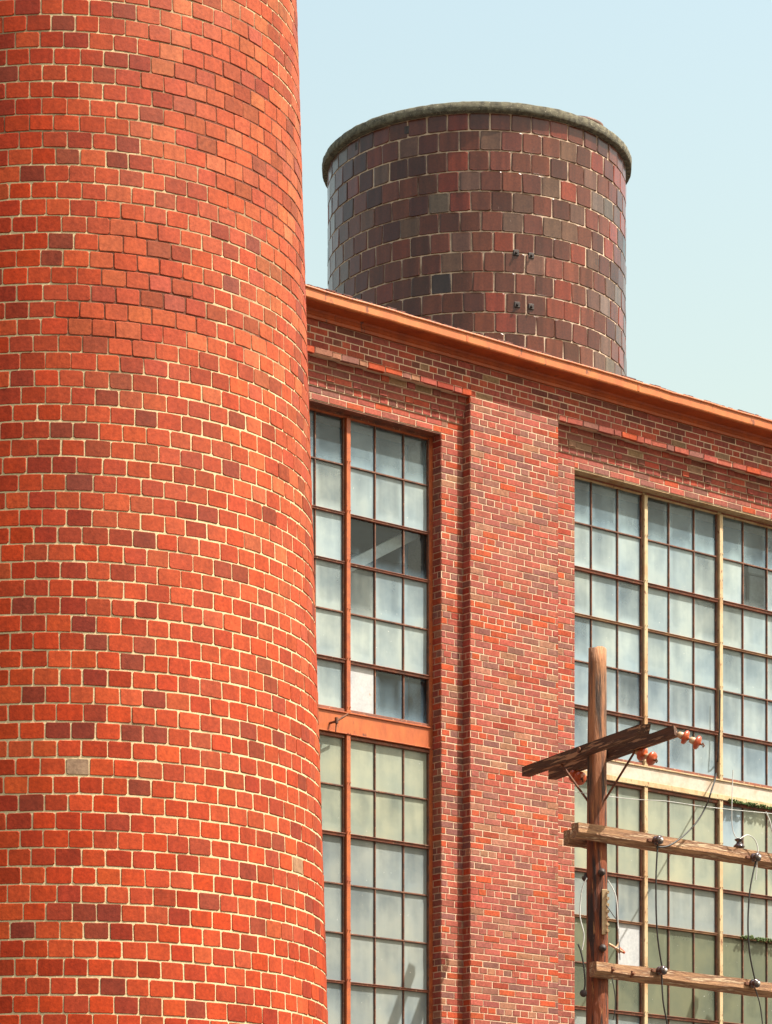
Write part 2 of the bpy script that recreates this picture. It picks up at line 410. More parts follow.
# ------------------------------------------------------------------ glazed-tile tank tower (behind)
TZ = 45.0; TC = Vector((.0297*TZ, TZ, 0)); TR = .0484*TZ
TL_PAL = [(42, (.165, .042, .020), .2), (26, (.110, .030, .016), .22), (16, (.155, .072, .045), .2), (13, (.24, .040, .016), .2), (4, (.17, .115, .085), .2), (2, (.050, .030, .028), .25)]
def tower():
    root = empty('tank_tower', (TC.x, TC.y, 0), 'round tower of dark glazed brown tiles with a rough concrete rim rising behind the roof', 'tower')
    mb = MB(); rr = lambda b: TR+max(0, (15.98-b))*.004
    mp = lambda a, b, c: (TC.x+(rr(b)+c)*sin(a), TC.y-(rr(b)+c)*cos(a), EYE+b)
    ptc = .2835; top = 1224.0/F*TZ-.13
    h = 15.98-ptc*60; rows = []
    while h < top-.02: rows.append(h); h += ptc
    n = 46; st = 2*pi/n; off = 0
    skip = {(15.98-ptc*1, 0)}
    for i, b0 in enumerate(rows):
        if b0 < -EYE: continue
        b1 = min(b0+ptc, top); off += st*random.choice((.5, .5, .45, .55))
        for k in range(n):
            a0 = off+k*st; a1 = a0+st; am = (a0+a1)/2
            g = .009; ga = g*.9/TR
            vis = cos(am) > -.2
            if not vis and b0 < 8: ch = 0
            j = max(-.002, min(.006, random.gauss(0, .002)))
            if b1-b0 > .05:
                add_brick(mb, mp, a0+ga+random.uniform(-.003, .003), a1-ga+random.uniform(-.003, .003), b0+g, b1-g, .019+j, pick(TL_PAL), .006, .003, .012, .03, .003)
    nn = 160; zs = [-EYE, 5, 10, 12, 14, 16, top]
    vs = [mp(2*pi*k/nn, z, .007) for z in zs for k in range(nn)]
    fs = [[i*nn+k, i*nn+(k+1) % nn, (i+1)*nn+(k+1) % nn, (i+1)*nn+k] for i in range(len(zs)-1) for k in range(nn)]
    mb.add(vs, fs, 1, True)
    mb.build('tiled_wall', [M['tank_tile'], M['tank_mortar']], root, attr=True)
    # concrete rim, slightly irregular
    R2 = .0506*TZ; m2 = MB(); nn = 220
    prof = [(0, TR-.25), (0, R2-.012), (.010, R2), (.118, R2+.002), (.130, R2-.012), (.135, TR-.3)]
    vs = []
    for hh, r in prof:
        for k in range(nn):
            a = 2*pi*k/nn; q = noise.noise(Vector((sin(a)*30, cos(a)*30, hh*20)))*.006+noise.noise(Vector((sin(a)*9, cos(a)*9, hh*3)))*.006
            vs.append((TC.x+(r+q)*sin(a), TC.y-(r+q)*cos(a), EYE+top+hh+q*.7))
    fs = [[i*nn+k, i*nn+(k+1) % nn, (i+1)*nn+(k+1) % nn, (i+1)*nn+k] for i in range(len(prof)-1) for k in range(nn)]
    m2.add(vs, fs, 0, True)
    m2.add([vs[len(prof)*nn-nn+k] for k in range(nn)], [list(range(nn))], 0)
    m2.build('concrete_rim', M['concrete'], root)
    # round iron hatch lid standing on the top, near the right edge
    m3 = MB(); c = Vector((TC.x+1.50, TC.y-.95, EYE+top+.12))
    m3.lathe(c, Vector((.20, -.05, 1)), [(0, .0), (0, .22), (.19, .22), (.20, .26), (.25, .26), (.26, .23), (.26, 0)], 40)
    m3.build('hatch_lid', M['lead'], root)
    # iron brackets and a vent hole in the tiles
    m4 = MB()
    def tp(x, y):
        u = (x-CX)/F; # nearest hit with the cylinder
        A = 1+u*u; B = -2*(u*TC.x+TC.y); Cc = TC.x**2+TC.y**2-(TR+.012)**2
        D = (-B-math.sqrt(B*B-4*A*Cc))/(2*A); return Vector((u*D, D, EYE+(HY-y)/F*D))
    for x, y in ((516, 253), (531, 256), (517, 305), (531, 307)):
        p = tp(x, y); nrm = (p-Vector((TC.x, TC.y, p.z))).normalized(); t = UP.cross(nrm)
        mk = MB(); mk.box(p, t, nrm, UP, .085, .04, .085, .008); mk.tube([p, p+nrm*.06], .018)
        mk.build('iron_bracket', M['black_iron'], root)
    for x, y in ((597, 262), (407, 130), (357, 146)):
        p = tp(x, y); nrm = (p-Vector((TC.x, TC.y, p.z))).normalized(); t = UP.cross(nrm)
        mk = MB(); mk.box(p, t, nrm, UP, .085, .012, .11, .004)
        mk.build('vent_hole', M['black_iron'], root)
tower()

# ------------------------------------------------------------------ the factory building
CRS = .064; STR = .215
Z_LINT = 9.328; Z_STEP = Z_LINT+2*CRS; Z_LEDGE = Z_STEP+4*CRS; Z_TOP = Z_LEDGE+5*CRS+.02
OP = -.115; OG = -.27           # panel plane, glass plane
S_PIL = (onfac(470.3, 700, 0)[0], onfac(558, 700, 0)[0])
S_L1 = onfac(441.3, 700, OP)[0]; S_L0 = S_L1-3.32      # left window
S_R0 = onfac(574.4, 700, OP)[0]; S_R1 = S_R0+4.44        # right window
S_END0, S_END1 = S_L0-.29-1.168, S_R1+.29+1.168
Z_SILL = 2.45
W_PAL = [(32, (0.451, 0.115, 0.078), .13), (22, (0.377, 0.115, 0.085), .13), (15, (0.294, 0.124, 0.097), .13), (13, (0.515, 0.097, 0.041), .13), (10, (0.405, 0.184, 0.115), .12), (2, (.27, .11, .09), .12), (6, (.40, .075, .045), .12)]
W_SHADED = [(34, (.36, .085, .06), .15), (26, (.29, .078, .058), .15), (12, (.22, .075, .055), .18), (14, (.43, .09, .05), .12), (4, (.32, .19, .11), .15)]  # darker copy of the wall palette: cornice and ledge shade put into brick colour

def lay(mb, mp, a0, a1, b0, b1, c=0.0, pal=W_PAL, phase=0, out=.0042, ragged=True, base=Z_LINT, bond=None):
    """courses of brick filling a rectangle, headers every sixth course"""
    i0 = int(round((b0-base)/CRS)); i1 = int(round((b1-base)/CRS))
    for i in range(i0, i1):
        z0 = base+i*CRS; hdr = (i % 6 == 2)
        w = STR/2 if hdr else STR
        ph = (i*.5 % 1)*STR+phase+((i*7919) % 5-2)*.006
        if hdr: ph += STR*.25
        k = math.floor((a0-ph)/w); x = ph+k*w
        g = .0052
        while x < a1-1e-4:
            x0, x1 = max(x, a0), min(x+w, a1)
            if x1-x0 > .035:
                jw = random.uniform(-.0018, .0018)
                gz = g+random.uniform(-.0012, .0014)
                wv = .002*noise.noise(Vector((x*1.3, z0*1.5, c)))
                add_brick(mb, mp, x0+(g+jw if x0 > a0+1e-6 else .0004), x1-(g-jw if x1 < a1-1e-6 else .0004), z0+gz+wv, z0+CRS-gz+wv, c+out+max(-.0006, min(.002, random.gauss(0, .0009))), pick(pal), .0020, .0012, 0, .014, .0005)
            elif x1-x0 > .012:
                add_brick(mb, mp, x0+.002, x1-.002, z0+g, z0+CRS-g, c+out, pick(pal), .001, 0, 0, .014)
            x += w

FM = lambda a, b, c: tuple(fac(a, b, c))
def wall():
    root = empty('factory_building', tuple(fac(0, -EYE, 0)), 'red brick factory hall with tall steel framed windows and an orange painted cornice', 'building')
    mb = MB()
    # mortar/core slabs (mortar colour) lie just behind the brick faces
    def slab(s0, s1, z0, z1, o, depth=.5):
        mb.cur = (.5, .5, .5); mb.fbox(s0, s1, z0, z1, o-depth, o, 0, 1)
    def region(s0, s1, z0, z1, o, pal=W_PAL, ph=0):
        lay(mb, FM, s0, s1, z0, z1, o, pal, ph)
    ze = Z_LINT+CRS*round((-EYE-Z_LINT)/CRS)
    low = Z_LINT+CRS*round((2.2-Z_LINT)/CRS)
    # pillars, plane 0
    for (a, b) in ((S_END0, S_L0-.29), S_PIL, (S_R1+.29, S_END1)):
        slab(a, b, -EYE, Z_TOP+.14, 0)
        region(a, b, low, Z_LEDGE, 0); region(a, b, Z_LEDGE, Z_TOP, 0, W_SHADED)
        region(a, b, ze, low, 0)
    for (p0, w0, w1, p1) in ((S_L0-.29, S_L0, S_L1, S_PIL[0]), (S_PIL[1], S_R0, S_R1, S_R1+.29)):
        # strips beside the opening, lintel courses, wall under the sill
        slab(p0, w0, -EYE, Z_LEDGE, OP); slab(w1, p1, -EYE, Z_LEDGE, OP)
        region(p0, w0, ze, Z_STEP, OP); region(w1, p1, ze, Z_STEP, OP, W_PAL, .05)
        slab(w0, w1, Z_LINT, Z_LEDGE, OP); region(w0, w1, Z_LINT, Z_STEP, OP)
        slab(w0, w1, -EYE, Z_SILL-.06, OP); region(w0, w1, ze, Z_LINT+CRS*math.floor((Z_SILL-.06-Z_LINT)/CRS), OP)
        # stepped courses up to the ledge; the second and fourth are dentil courses
        offs = (-.102, -.088, -.074, -.056)
        for i, o in enumerate(offs):
            z0 = Z_STEP+i*CRS
            mb.fbox(p0, p1, z0, z0+CRS, OP-.01, o, 0, 1)
            if i in (1, 3):
                x = p0; t = 0
                while x < p1-.02:
                    w = STR if t % 2 == 0 else STR/2
                    x1 = min(x+w, p1)
                    add_brick(mb, FM, x+.005, x1-.005, z0+.005, z0+CRS-.004, o+(.004 if t % 2 == 0 else .014), pick(W_SHADED), .003, .0012, 0, .03)
                    x = x1; t += 1
            else:
                region(p0, p1, z0, z0+CRS, o, W_SHADED)
        # band above the ledge and the slightly proud ledge course
        slab(p0, p1, Z_LEDGE, Z_TOP+.14, 0)
        mb.fbox(p0, p1, Z_LEDGE+.002, Z_LEDGE+CRS-.001, -.02, .014, 0, 1)
        x = p0; t = 0
        while x < p1-.02:
            w = STR if random.random() < .72 else STR/2
            x1 = min(x+w, p1)
            if x1-x > .03: add_brick(mb, FM, x+.004, x1-.004, Z_LEDGE+random.uniform(-.002, .003), Z_LEDGE+CRS-.005, .024+random.gauss(0, .003), pick(W_PAL), .004, .0025, 0, .04, .002)
            x = x1; t += 1
        region(p0, p1, Z_LEDGE+CRS, Z_TOP, 0, W_SHADED)
        # window reveals
    def reveal(s, o_in, o_out, z0, z1, sign):
        # brick side face at s; sign -1 faces -s
        mp = lambda a, b, c: tuple(fac(s+sign*c, b, o_out-a))
        mp2 = (lambda a, b, c: mp(o_out-o_in-a, b, c)) if sign > 0 else mp
        lay(mb, (lambda a, b, c: tuple(fac(s+sign*c, b, (o_out-a) if sign < 0 else (o_in+a)))), 0.0, o_out-o_in-.001, z0, z1, .0005, W_PAL, 0, .0042)
    reveal(S_L1, OG-.03, OP, ze, Z_LINT, -1); reveal(S_PIL[0], OP, 0, ze, Z_LEDGE, -1)
    reveal(S_L0, OG-.03, OP, ze, Z_LINT, 1); reveal(S_L0-.29, OP, 0, ze, Z_STEP, 1)
    reveal(S_R0, OG-.03, OP, ze, Z_LINT, 1); reveal(S_PIL[1], OP, 0, ze, Z_STEP, 1)
    reveal(S_R1, OG-.03, OP, ze, Z_LINT, -1); reveal(S_R1+.29, OP, 0, ze, Z_LEDGE, -1)
    # side and back walls
    dep = 9.0
    for s, sg in ((S_END0, -1), (S_END1, 1)):
        mb.cur = (.40, .10, .07)
        mb.fbox(s-(.02 if sg > 0 else -.02)-.18*sg, s-.02*sg, -EYE, Z_TOP+.1, -dep, -.5, 0, 1)
        lay(mb, (lambda a, b, c, s=s, sg=sg: tuple(fac(s+sg*(c-.018), b, (-dep+a) if sg > 0 else -a))), 0.0, dep, low, Z_TOP, 0, W_PAL)
        lay(mb, (lambda a, b, c, s=s, sg=sg: tuple(fac(s+sg*(c-.018), b, (-dep+a) if sg > 0 else -a))), 0.0, dep, ze, low, 0, W_PAL)
    mb.fbox(S_END0, S_END1, -EYE, Z_TOP+.1, -dep-.3, -dep, 0, 1)
    mb.build('brick_wall', [M['wall_brick'], M['wall_mortar']], root, attr=True)
    # steel lintel plates (soffits)
    for (w0, w1) in ((S_L0, S_L1), (S_R0, S_R1)):
        m = MB(); m.fbox(w0+.002, w1-.002, Z_LINT-.012, Z_LINT-.002, OG-.06, OP-.004, 0)
        m.build('lintel_plate', M['rail_red'] if w0 < 0 else M['ochre_paint'], root)
        m = MB(); m.fbox(w0-.03, w1+.03, Z_SILL-.06, Z_SILL, OG-.06, OP+.05, .006)
        m.build('sill', M['concrete'], root)
    # interior: dim hall behind the glass
    m = MB(); i0, i1 = S_END0+.3, S_END1-.3
    def quad(a, b, c, d): m.add([a, b, c, d], [[0, 1, 2, 3]])
    quad(fac(i0, 0, -6), fac(i1, 0, -6), fac(i1, Z_TOP, -6), fac(i0, Z_TOP, -6))
    quad(fac(i0, Z_TOP-.02, -.5), fac(i1, Z_TOP-.02, -.5), fac(i1, Z_TOP-.02, -6), fac(i0, Z_TOP-.02, -6))
    quad(fac(i0, 0, -.5), fac(i1, 0, -.5), fac(i1, 0, -6), fac(i0, 0, -6))
    for s in (i0, i1): quad(fac(s, 0, -.5), fac(s, 0, -6), fac(s, Z_TOP, -6), fac(s, Z_TOP, -.5))
    m.build('interior_walls', M['interior'], root)
    # roof
    m = MB()
    m.fbox(S_END0-.1, S_END1+.1, Z_TOP+.155, Z_TOP+.184, -dep-.3, -.02, 0)
    m.build('roof', M['roof_felt'], root)
    # cornice: frieze board, soffit, gutter fascia with rolled lips
    zc = Z_TOP
    segs = 120; ss = [S_END0-.12+(S_END1-S_END0+.24)*i/segs for i in range(segs+1)]
    def wob(s, k): return .009*noise.noise(Vector((s*.9, k, 3.1)))+.004*noise.noise(Vector((s*4, k, 1)))
    def run(name, prof, mat):
        m = MB(); n = len(prof)
        vs = [fac(s, z+wob(s, 0)*(1.3 if z > zc+.08 else .6), o+wob(s, 7)*(.9 if o > .1 else .3)) for s in ss for (o, z) in prof]
        m.add(vs, [[i*n+k, (i+1)*n+k, (i+1)*n+k+1, i*n+k+1] for i in range(segs) for k in range(n-1)])
        m.add(vs[:n], [list(range(n))]); m.add(vs[-n:], [list(range(n))[::-1]])
        return m.build(name, mat, root)
    cor = run('cornice', [(.000, zc-.020), (.030, zc-.020), (.034, zc+.005), (.028, zc+.02), (.028, zc+.050), (.042, zc+.062), (.046, zc+.066), (.190, zc+.080), (.190, zc+.150), (.0, zc+.150)], M['frieze_paint'])
    run('gutter', [(.150, zc+.084), (.206, zc+.074), (.218, zc+.078), (.222, zc+.088), (.222, zc+.158), (.234, zc+.164), (.238, zc+.172), (.234, zc+.182), (.220, zc+.185), (.0, zc+.195), (.0, zc+.155), (.150, zc+.155)], M['gutter_paint'])
    # joint straps on the gutter
    for s in (-3.7, -1.45, .85, 3.1, 5.3):
        m = MB(); m.fbox(s+.3-.012, s+.3+.012, zc+.086, zc+.160, .220, .2265, .001)
        m.build('gutter_strap', M['orange_paint'], root)
    # ragged edge of old roof shingles along the top of the gutter
    m = MB(); s = S_END0-.1
    while s < S_END1+.1:
        w = random.uniform(.04, .12); hgt = random.uniform(.004, .013)
        m.fbox(s, s+w*.97, zc+.188, zc+.192+hgt, -.1, .214+random.uniform(-.02, .012), .002); s += w
    m.build('shingle_edge', M['roof_edge'], root)
    return root
FB = wall()

# ------------------------------------------------------------------ windows
PT = .466
UPZ = [6.445+PT*i for i in range(6)]+[9.225]
DNZ = [6.195-PT*i for i in range(9)]
kz = 1+.21/30.0           # those heights were read on the wall face; the glass stands further back
UPZ = [z*kz for z in UPZ]; DNZ = [z*kz for z in DNZ]
UPZ[-1] = Z_LINT-.014
G_PALE = (.335, .385, .375); G_BLUE = (.17, .25, .31); G_GREEN = (.30, .315, .245); G_OLIVE = (.13, .14, .095); G_GREY = (.25, .275, .265)
def window(label_, w0, w1, units, side):
    paint = M['orange_frame'] if side == 'L' else M['ochre_paint']
    bar = M['rusty_bar']; rail = M['rail_red']
    fb = MB(); fr = .045
    fb.fbox(w0, w0+fr, DNZ[-1]-.03, Z_LINT-.014, OG-.05, OG+.03); fb.fbox(w1-fr, w1, DNZ[-1]-.03, Z_LINT-.014, OG-.05, OG+.03)
    fb.fbox(w0+fr, w1-fr, UPZ[-1]-.03, UPZ[-1], OG-.05, OG+.025)
    fb.fbox(w0+fr, w1-fr, DNZ[-1]-.03, DNZ[-1]+.02, OG-.05, OG+.045)
    win = fb.build('window', paint if side == 'L' else M['ochre_paint'], FB)
    if label_: win['label'] = label_
    # mullions, with the darker stiles of the sashes beside them
    mt = UPZ[-1]-.03
    for s in units[1:-1]:
        for za, zb in ((UPZ[0]-.017, mt), (DNZ[-1]+.02, DNZ[0]+.017)):
            m = MB(); m.fbox(s-.025, s+.025, za, zb, OG-.04, OG+.055, .004)
            for z in [q for q in UPZ[:-1]+DNZ[:-1] if za < q < zb]:
                for ds in (-.014, .014): m.tube([fac(s+ds, z+.03, OG+.058), fac(s+ds, z+.03, OG+.068)], .0045, 6)
            m.build('mullion', paint, win)
    # rails, one per sash width
    for grp, lst in (('U', UPZ), ('D', DNZ)):
        hi, lo = max(lst), min(lst)
        for u in range(len(units)-1):
            a = units[u]+(fr if u == 0 else .030); b = units[u+1]-(fr if u == len(units)-2 else .030)
            grid = MB()
            for sx in (a+.0065, b-.0065): grid.fbox(sx-.0065, sx+.0065, lo+.01, hi-.02, OG-.025, OG+.026, .002)
            for k in (1, 2):
                sx = units[u]+(units[u+1]-units[u])*k/3
                grid.fbox(sx-.007, sx+.007, lo+.01, hi-.02, OG-.014, OG+.018, .002)
            for i, z in enumerate(lst):
                end = i == 0 or z in (hi, lo)
                if side == 'L': kind = {('U', 1): 2, ('U', 3): 1, ('U', 4): 1, ('D', 2): 2, ('D', 5): 1}.get((grp, i), 0)
                else: kind = {('U', 1): 2, ('U', 4): 2, ('U', 3): 1, ('D', 2): 2, ('D', 3): 1, ('D', 5): 2}.get((grp, i), 0)
                if kind == 0 and not end:
                    grid.fbox(a+.002, b-.002, z-.0075, z+.0075, OG-.013, OG+.021, .002); continue
                m = MB()
                if end: m.fbox(a, b, z-.015, z+.015, OG-.02, OG+.032, .003)
                elif kind == 2:
                    m.fbox(a, b, z-.017, z+.010, OG-.02, OG+.036, .003); m.fbox(a, b, z+.0105, z+.017, OG-.015, OG+.048, .001)
                else:
                    m.fbox(a, b, z-.012, z+.006, OG-.02, OG+.030, .002); m.fbox(a, b, z+.0065, z+.012, OG-.015, OG+.038, .001)
                m.build('rail', M['ochre_rail'] if side == 'R' and (grp, i) in (('U', 3), ('D', 3)) else rail, win)
            grid.build('glazing_bar', bar, win)
    # spandrel between upper and lower sashes
    m = MB(); za, zb = UPZ[0]-.018, DNZ[0]+.018
    m.fbox(w0+fr, w1-fr, zb+.002, za-.002, OG-.04, OG+.045, .002)
    m.build('spandrel_panel', M['orange_paint'] if side == 'L' else M['cream_paint'], win)
    m = MB()
    m.fbox(w0+fr, w1-fr, zb+.002, zb+.055 if side == 'R' else zb+.012, OG+.046, OG+.062, .002)
    m.build('spandrel_flange', M['orange_frame'] if side == 'L' else M['ochre_paint'], win)
    m = MB()
    m.fbox(w0+fr, w1-fr, za-.014, za-.001, OG+.046, OG+.060, .002)
    for i in range(int((w1-w0)/.55)):
        p = w0+.2+i*.55
        m.fbox(p-.006, p+.006, za-.02, za-.0135, OG+.046, OG+.055, .001)
    m.build('spandrel_flange', M['orange_frame'] if side == 'L' else M['ochre_paint'], win)
    # panes
    boards = []
    random.seed(21 if side == 'L' else 34)
    for grp, lst in (('U', UPZ), ('D', DNZ)):
        ls = sorted(lst)
        for u in range(len(units)-1):
            g = MB(); film = []; uv = []
            for r in range(len(ls)-1):
                row = (len(ls)-2-r)           # 0 = top row of the group
                for k in range(3):
                    a = units[u]+(units[u+1]-units[u])*k/3; b = units[u]+(units[u+1]-units[u])*(k+1)/3
                    z0, z1 = ls[r], ls[r+1]
                    fl = random.choice((random.uniform(.55, .72), random.uniform(.72, .92), random.uniform(.72, .92))); q_ = random.uniform(.86, 1.06); tb = random.choice((0, 0, .35, .6)); c = [(x*(1-tb)+y*tb)*q_ for x, y in zip(G_PALE, (.28, .36, .40))]
                    key = (grp, row, u, k)
                    if grp == 'D':
                        base = {0: G_GREEN, 1: G_GREEN, 2: G_GREY, 3: G_GREY}.get(row, G_GREY)
                        if side == 'R': base = {0: G_GREEN, 1: G_GREEN, 2: G_GREY, 3: G_OLIVE, 4: G_OLIVE}.get(row, G_GREY)  # olive lower rows: soft shading on the glass put into a darker tint
                        q_ = random.uniform(.9, 1.05); c = [x*q_ for x in base]; fl = random.uniform(.85, .97)
                    if grp == 'U' and row == 0: fl = random.uniform(.2, .45); c = [.22, .30, .34]  # top row: lintel shade put into a darker, bluer tint and thinner film
                    if side == 'L':
                        U3 = len(units)-2
                        if key in (('U', 2, U3, 0), ('U', 2, U3, 1), ('U', 2, U3, 2)): fl = -.06; c = list(G_BLUE)
                        if key == ('U', 3, U3, 0): fl = .25
                        if key in (('U', 5, U3, 1), ('U', 5, U3, 2)): fl = .22; c = list(G_BLUE)
                        if key == ('U', 0, U3, 1): fl = .3
                        if key == ('U', 5, U3, 0): boards.append((a, b, z0, z1)); continue
                        if key == ('U', 1, U3-1, 2): fl = .55
                    else:
                        if key == ('U', 1, 2, 1): fl = .0
                        if key == ('D', 3, 0, 2): boards.append((a, b, z0, z1)); continue
                        if key == ('U', 4, 0, 2): fl = .45; c = list(G_BLUE)
                        if key == ('U', 5, 1, 1): fl = .6
                        if row in (4, 5) and grp == 'U': c = [.27, .33, .36]
                        if key == ('D', 0, 2, 0): c = [.27, .33, .37]
                    t1, t2 = random.uniform(-.002, .002), random.uniform(-.002, .002)
                    g.cur = tuple(c)
                    g.add([fac(a, z0, OG+t1), fac(b, z0, OG+t2), fac(b, z1, OG-t1), fac(a, z1, OG-t2)], [[0, 1, 2, 3]])
                    film.append(fl); uv.extend((0, 0, 1, 0, 1, 1, 0, 1))
            g.build('glass', M['glass'], win, attr=True, film=film, uv=uv)
    for (a, b, z0, z1) in boards:
        m = MB(); m.fbox(a+.012, b-.012, z0+.012, z1-.012, OG-.006, OG+.004, .001)
        o = m.build('pane_board', M['board_white'], win); o['label'] = 'opaque white board filling one pane'
    return win
uL = [S_L1-1.09*i for i in range(4)][::-1]; uL = [S_L0, S_L1-2.2, S_L1-1.075, S_L1]
uR = [S_R0+1.11*i for i in range(5)]
W1 = window('tall window with orange painted mullions and spandrel', S_L0, S_L1, uL, 'L')
W2 = window('wide tall window with ochre mullions and a cream spandrel', S_R0, S_R1, uR, 'R')
# roof brace seen through the clear panes, and white boards added to stand for the bright reflection in one pane
def interior_bits():
    a = onfac(340, 571, -.5); b = onfac(432, 524, -.5)
    p, q = fac(a[0]-1.2*(b[0]-a[0]), a[1]-1.2*(b[1]-a[1]), -.5), fac(b[0]+.6*(b[0]-a[0]), b[1]+.6*(b[1]-a[1]), -.5)
    m = MB(); t = (q-p).normalized(); w = NF; h = t.cross(w).normalized()
    m.box((p+q)/2, t, w, h, (q-p).length, .08, .11, .004); m.build('roof_brace', M['beam_white'], FB)
    a = onfac(750, 575, -.5); b = onfac(790, 612, -.5)
    m = MB(); m.fbox(a[0], b[0], b[1], a[1], -.56, -.5, .01); m.build('reflection_board', M['beam_white'], FB)
    m = MB(); m.fbox(a[0]-.02, b[0], a[1]+.02, a[1]+.12, -.9, -.5, .01); m.build('reflection_board', M['beam_white'], FB)
interior_bits()
# casement crank on the left spandrel
def crank():
    sl, zl = onfac(330, 723, OG+.05); sr, zr = onfac(348, 714, OG+.16)
    m = MB(); p = fac(sl, zl, OG+.05); q = fac(sl, zl, OG+.15); r = fac(sr, zr, OG+.16)
    m.tube([p, q], .012); m.tube([q, r], .010); m.tube([q-UP*.02, q+UP*.035], .018)
    m.tube([q, q-UP*.10-DF*.01], .007)
    m.build('window_crank', M['rust_iron'], W1)
crank()

# ------------------------------------------------------------------ utility pole, cross arms, insulators, wires
PD = 28.45
PX = (597-CX)/F*PD
POLE = Vector((PX, PD, 0))
def polex(p, ground=True, name_label=None, second=False):
    root = empty('utility_pole', (p.x, p.y, 0), name_label, 'utility pole')
    ztop = EYE+(HY-649)/F*PD
    m = MB(); n = 28; zs = [ztop*i/60 for i in range(61)]
    vs = []
    for z in zs:
        r = .084+(ztop-z)*.0062
        for k in range(n):
            a = 2*pi*k/n
            q = 1+.035*noise.noise(Vector((cos(a)*1.6, sin(a)*1.6, z*.5+p.x)))+.02*noise.noise(Vector((cos(a)*7, sin(a)*7, z*1.5)))
            lean = Vector((.004*noise.noise(Vector((z*.4, 0, 0))), 0, 0))
            vs.append((p.x+lean.x*3+cos(a)*r*q, p.y+sin(a)*r*q, z))
    fs = [[i*n+k, i*n+(k+1) % n, (i+1)*n+(k+1) % n, (i+1)*n+k] for i in range(60) for k in range(n)]
    cut = 60-3
    m.add(vs, [f for i, f in enumerate(fs) if i < cut*n], 0, True)
    b = len(m.v); m.add([vs[cut*n+k] for k in range(n)]+[vs[58*n+k] for k in range(n)]+[vs[59*n+k] for k in range(n)]+
                        [(v[0], v[1], v[2]+random.uniform(-.012, .008)) for v in vs[60*n:]],
                        [[i*n+k, i*n+(k+1) % n, (i+1)*n+(k+1) % n, (i+1)*n+k] for i in range(3) for k in range(n)]+[[3*n+k for k in range(n)]], 1, True)
    m.build('shaft', [M['pole_wood'], M['pole_wood']], root)
    # two cross arms nearly square to the wall
    A = Vector((cos(radians(-62)), sin(radians(-62)), 0)); Bx = Vector((-A.y, A.x, 0))   # Bx points right and away
    zt = EYE+5.95
    for side, (t0, t1) in ((-1, (-1.07, 1.01)), (1, (-1.03, 1.12))):
        arm = MB(); c0 = Vector((p.x, p.y, zt+(.0 if side < 0 else -.012)))+Bx*(.135*side)
        nseg = 26; prof = [(-.044, -.044), (.044, -.044), (.044, .044), (-.044, .044)]
        vs = []
        for i in range(nseg+1):
            t = t0+(t1-t0)*i/nseg
            for j_, (x, z) in enumerate(prof):
                q = .004*noise.noise(Vector((t*4, j_*3.3, side)))
                e = 0
                if i == nseg: e = (-.05, .02, .05, -.03)[j_]*(1 if side < 0 else -1)
                vs.append(c0+A*(t+e)+Bx*(x+q)+UP*(z+q+.006*t))
        arm.add(vs, [[i*4+k, i*4+(k+1) % 4, (i+1)*4+(k+1) % 4, (i+1)*4+k] for i in range(nseg) for k in range(4)])
        arm.add(vs[:4], [[0, 1, 2, 3]]); arm.add(vs[-4:], [[3, 2, 1, 0]])
        o = arm.build('cross_arm', M['top_arm_wood'], root)
        for tt in (-.8, .85):      # flat iron braces down to the pole
            bm_ = MB(); q1 = c0+A*(tt*.52)-UP*.05; q2 = Vector((p.x, p.y, zt-.46))+A*(.09 if tt > 0 else -.09)+Bx*(.03*side)
            if (side < 0) == (tt < 0) : bm_.tube([q1, q2], .011, 6); bm_.build('brace', M['rust_iron'], root)
    m = MB(); cz = Vector((p.x, p.y, zt)); m.tube([cz-Bx*.2, cz+Bx*.2], .012); m.tube([cz-Bx*.205, cz-Bx*.19], .028, 6); m.build('bolt', M['rust_iron'], root)
    return root
P1 = polex(POLE, True, 'weathered brown wooden pole with two dark slanting cross arms in front of the wide window')
P2POS = POLE+DF*3.9
P2 = polex(P2POS, True, 'second wooden pole standing right of the cross arms, outside the picture edge')
# lower arms: parallel to the wall, carried by the poles
def lower_arm(x_left, y_top, height, behind, mat, label):
    off = NF*(.15 if not behind else -.15)
    # left end where the photo shows it
    u = (x_left-CX)/F; base = POLE+off
    t = (u*base.y-base.x)/(DF.x-u*DF.y)
    L = (4.2-t) if not behind else .34; z = y_top
    arm = MB(); nseg = 40; prof = [(-.006, -height/2), (.048, -height/2), (.048, height/2), (-.048, height/2), (-.048, -height*.16)]
    vs = []
    for i in range(nseg+1):
        tt = t+L*i/nseg
        for j_, (o, zz) in enumerate(prof):
            q = .005*noise.noise(Vector((tt*3, j_*3.3, z)))+.003*noise.noise(Vector((tt*14, j_*3.3, z)))
            vs.append(base+DF*tt+NF*(-o+q)+UP*(z-height/2+zz+q*1.3))
    arm.add(vs, [[i*5+k, i*5+(k+1) % 5, (i+1)*5+(k+1) % 5, (i+1)*5+k] for i in range(nseg) for k in range(5)])
    arm.add(vs[:5], [[4, 3, 2, 1, 0]]); arm.add(vs[-5:], [[0, 1, 2, 3, 4]])
    o = arm.build('cross_beam', mat, None, origin=base+DF*t+UP*z)
    return tag(o, label, 'beam', 'cross beams bolted to the pole')
Zu = EYE+(HY-827.5)/F*28.3; Zl = EYE+(HY-963)/F*28.3
lower_arm(575, Zu, .135, False, M['arm_wood'], 'upper weathered grey and brown timber beam running right from the pole')
lower_arm(567, Zu-.005, .135, True, M['arm_wood'], 'timber beam on the far side of the pole behind the upper beam, only its end showing')
lower_arm(593, Zl, .135, False, M['arm_wood'], 'lowest worn timber beam running right from the pole')

